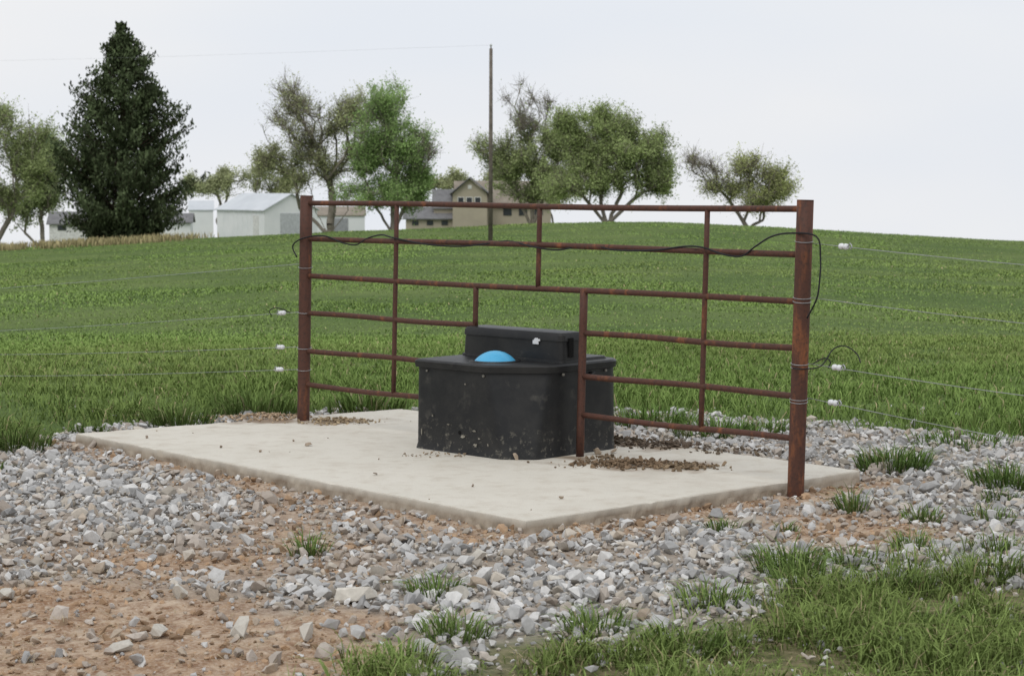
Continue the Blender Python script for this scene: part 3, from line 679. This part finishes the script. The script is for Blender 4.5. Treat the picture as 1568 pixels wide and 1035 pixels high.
# ---------------------------------------------------------------- buildings
def gable(parent,name,C,dl,L,W,hw,hr,wm,rm,over=.25,zb=0):
    dl=Vector((dl[0],dl[1],0)).normalized(); dw=Vector((-dl[1],dl[0],0))
    if dw.y<0: dw=-dw
    c=Vector((C[0],C[1],zb)); Zv=Vector((0,0,1))
    b=[c,c+dl*L,c+dl*L+dw*W,c+dw*W]; t=[p+Zv*hw for p in b]; r0=c+dw*W/2+Zv*hr; r1=r0+dl*L
    V=b+t+[r0,r1]; F=[(0,1,5,4),(1,2,6,9,5),(2,3,7,6),(3,0,4,8,7)]
    me=bpy.data.meshes.new(name+'_walls'); me.from_pydata(V,[],F); obj(name+'_walls',me,wm,parent)
    th=Zv*.10; sl_=(hr-hw)/(W/2)
    V=[];F=[]
    for sgn,eb in ((-1,c),(1,c+dw*W)):
        e0=eb-dl*over+dw*sgn*over+Zv*(hw-sl_*over+.03); e1=e0+dl*(L+2*over); q0=r0-dl*over+Zv*.03; q1=r1+dl*over+Zv*.03
        k=len(V); V+=[e0,e1,q1,q0,e0+th,e1+th,q1+th,q0+th]; F+=[(k,k+1,k+2,k+3),(k+4,k+5,k+6,k+7),(k,k+1,k+5,k+4),(k+1,k+2,k+6,k+5),(k+3,k,k+4,k+7)]
    me=bpy.data.meshes.new(name+'_roof'); me.from_pydata(V,[],F); obj(name+'_roof',me,rm,parent)
    return c,dl,dw
def panel(parent,name,c,d,n,u0,u1,z0,z1,mat,th=.05):
    Zv=Vector((0,0,1)); V=[]
    for o in (-.02,th):
        V+=[c+d*u0+Zv*z0+n*o,c+d*u1+Zv*z0+n*o,c+d*u1+Zv*z1+n*o,c+d*u0+Zv*z1+n*o]
    F=[(4,5,6,7),(0,1,5,4),(1,2,6,5),(2,3,7,6),(3,0,4,7)]
    me=bpy.data.meshes.new(name); me.from_pydata(V,[],F); obj(name,me,mat,parent)
S=200/3050.
barn=empty('metal_barn'); bzb=float(terr((405-784)*S,200))-.4
hb=CAMH-(322-275)*S-bzb; hr=CAMH-(298-275)*S-bzb
c,dl,dw=gable(barn,'barn',((405-784)*S,200),(-.64,.77),9,6.4,hb,hr,MWALL,MROOF,.2,bzb)
panel(barn,'barn_door',c,dw,-dl,1.9,4.3,0,hb-.3,simple('barn_door_grey',(.55,.57,.59),.6))
panel(barn,'side_door',c,dl,-dw,1.0,2.0,0,hb-.5,MTRIM)
for i in range(10): panel(barn,'siding_rib',c,dl,-dw,.4+i*.9,.46+i*.9,0,hb-.06,MWALL,.03)
shed=empty('storage_shed'); S2=215/3050; zz=float(terr((303-784)*S2,215))-.4
gable(shed,'shed',((290-784)*S2,215),(1,.15),2.6,4,CAMH-(322-275)*S2-zz,CAMH-(309-275)*S2-zz,MWALL,MROOF,.1,zz)
shed2=empty('white_garage'); zz=float(terr((500-784)*S2,215))-.4
c,dl,dw=gable(shed2,'garage',((485-784)*S2,215),(1,.1),5.2,5,CAMH-(330-275)*S2-zz,CAMH-(318-275)*S2-zz,MWALL,MSHB,.15,zz)
panel(shed2,'garage_door',c,dl,-dw,1.2,3.4,0,CAMH-(334-275)*S2-zz,simple('door_grey',(.35,.36,.38),.6))
S3=190/3050.; house=empty('tan_house'); zz=float(terr((740-784)*S3,190))-.4
Zt=lambda y:CAMH-(y-275)*S3-zz
c,dl,dw=gable(house,'rear_wing',((700-784)*S3,192),(1,.05),9.0,6,Zt(314),Zt(279),MTAN,MSHB,.3,zz)
for k in range(3): panel(house,'wing_window',c,dl,-dw,4.4+k*1.5,5.2+k*1.5,Zt(330),Zt(317),MGLASS,.06)
cx0=(694-784)*S3; Wg=52*S3
V=[(cx0,188.5,zz),(cx0+Wg,188.5,zz),(cx0+Wg,188.5,zz+Zt(296)),(cx0+Wg/2,188.5,zz+Zt(273)),(cx0,188.5,zz+Zt(296)),(cx0,194,zz),(cx0+Wg,194,zz),(cx0+Wg,194,zz+Zt(296)),(cx0+Wg/2,194,zz+Zt(273)),(cx0,194,zz+Zt(296))]
me=bpy.data.meshes.new('front_gable_walls'); me.from_pydata(V,[],[(0,1,2,3,4),(1,6,7,2),(0,4,9,5)]); obj('front_gable_walls',me,MTAN,house)
def slabroof(name,pts,th,mat):
    V=[Vector(p) for p in pts]; V+= [p+Vector((0,0,th)) for p in V]; me=bpy.data.meshes.new(name); me.from_pydata(V,[],[(0,1,2,3),(4,5,6,7),(0,1,5,4),(1,2,6,5),(2,3,7,6),(3,0,4,7)]); obj(name,me,mat,house)
ze=zz+Zt(296)-.12;zr=zz+Zt(273)+.03
slabroof('gable_roof_left',[(cx0-.3,188.1,ze),(cx0+Wg/2,188.1,zr),(cx0+Wg/2,194,zr),(cx0-.3,194,ze)],.10,MSH)
slabroof('gable_roof_right',[(cx0+Wg/2,188.1,zr),(cx0+Wg+.3,188.1,ze),(cx0+Wg+.3,194,ze),(cx0+Wg/2,194,zr)],.10,MSH)
cc=Vector((cx0,188.5,zz)); ex=Vector((1,0,0)); ny_=Vector((0,-1,0))
for k in range(3):
    panel(house,'window_trim',cc,ex,ny_,.45+k*.80,1.10+k*.80,Zt(316),Zt(301),MTRIM,.04); panel(house,'window',cc,ex,ny_,.53+k*.80,1.02+k*.80,Zt(315),Zt(302),MGLASS,.07)
panel(house,'gable_vent',cc,ex,ny_,Wg/2-.18,Wg/2+.18,Zt(289),Zt(283),MTRIM,.05)
c,dl,dw=gable(house,'left_wing',((664-784)*S3,190.5),(1,0),1.9,5,Zt(318),Zt(292),MTAN,MSH,.2,zz)
c,dl,dw=gable(house,'porch_wing',((622-784)*S3,189.5),(1,0),4.6,5,Zt(334),Zt(319),MTAN,MSH,.3,zz)
for k in range(3): panel(house,'porch_window',c,dl,-dw,.6+k*1.4,1.2+k*1.4,Zt(344),Zt(337),MGLASS,.06)
S4=190/3050.; fh=empty('low_farmhouse'); zz=float(terr((110-784)*S4,190))-.2
Zt=lambda y:CAMH-(y-275)*S4-zz
c,dl,dw=gable(fh,'farmhouse',((76-784)*S4,190),(1,.1),4.6,4,Zt(342),Zt(326),MTRIM,MSH,.25,zz)
panel(fh,'window',c,dl,-dw,.8,1.6,Zt(352),Zt(345),MGLASS,.06); panel(fh,'white_door',c,dl,-dw,2.4,3.2,0,Zt(345),MTRIM,.06)
fh2=empty('white_shed'); c,dl,dw=gable(fh2,'shed',((196-784)*S4,192),(1,.1),5.6,4,Zt(338),Zt(326),MWALL,MSH,.25,zz-.2)
panel(fh2,'shed_door',c,dl,-dw,1.5,2.7,0,Zt(342),MDARK,.06)

# ---------------------------------------------------------------- light, sky, camera
W=bpy.data.worlds.new('World'); SC.world=W; W.use_nodes=True; nt=W.node_tree; nt.nodes.clear()
out=nt.nodes.new('ShaderNodeOutputWorld'); sky=nt.nodes.new('ShaderNodeTexSky'); sky.sky_type='NISHITA'; sky.sun_disc=False
EL=math.radians(55); AZM=math.radians(200)
sky.sun_elevation=EL; sky.sun_rotation=AZM; sky.dust_density=5; sky.air_density=1.2
b1=nt.nodes.new('ShaderNodeBackground'); b1.inputs[1].default_value=.06; nt.links.new(sky.outputs[0],b1.inputs[0])
tc=nt.nodes.new('ShaderNodeTexCoord'); mp=nt.nodes.new('ShaderNodeMapping'); mp.inputs['Scale'].default_value=(1,1,3.2); nt.links.new(tc.outputs['Generated'],mp.inputs[0])
n=noise(nt,2.6,3,mp.outputs[0],.5)
cl=mix(nt,ramp(nt,n,[(.35,0),(.65,1)]),(.86,.90,.965),(.95,.955,.97))
b2=nt.nodes.new('ShaderNodeBackground'); b2.inputs[1].default_value=1.0; nt.links.new(cl,b2.inputs[0])
mx=nt.nodes.new('ShaderNodeMixShader'); mx.inputs[0].default_value=.90; nt.links.new(b1.outputs[0],mx.inputs[1]); nt.links.new(b2.outputs[0],mx.inputs[2]); nt.links.new(mx.outputs[0],out.inputs[0])
sl_=bpy.data.lights.new('sun','SUN'); sl_.energy=1.1; sl_.angle=math.radians(30); sl_.color=(1,.97,.92)
so=bpy.data.objects.new('sun',sl_); COL.objects.link(so)
sd=Vector((math.sin(AZM)*math.cos(EL),math.cos(AZM)*math.cos(EL),math.sin(EL)))
so.rotation_euler=sd.to_track_quat('Z','Y').to_euler()
cam=bpy.data.cameras.new('camera'); cam.lens=70.; cam.sensor_width=36; cam.clip_end=5000; cam.clip_start=.1
cam.dof.use_dof=True; cam.dof.focus_distance=10.5; cam.dof.aperture_fstop=8
co=bpy.data.objects.new('camera',cam); COL.objects.link(co); co.location=(0,0,CAMH)
co.rotation_euler=(math.radians(90-4.54),0,0); SC.camera=co
SC.view_settings.view_transform='Standard'; SC.view_settings.look='None'; SC.view_settings.exposure=0
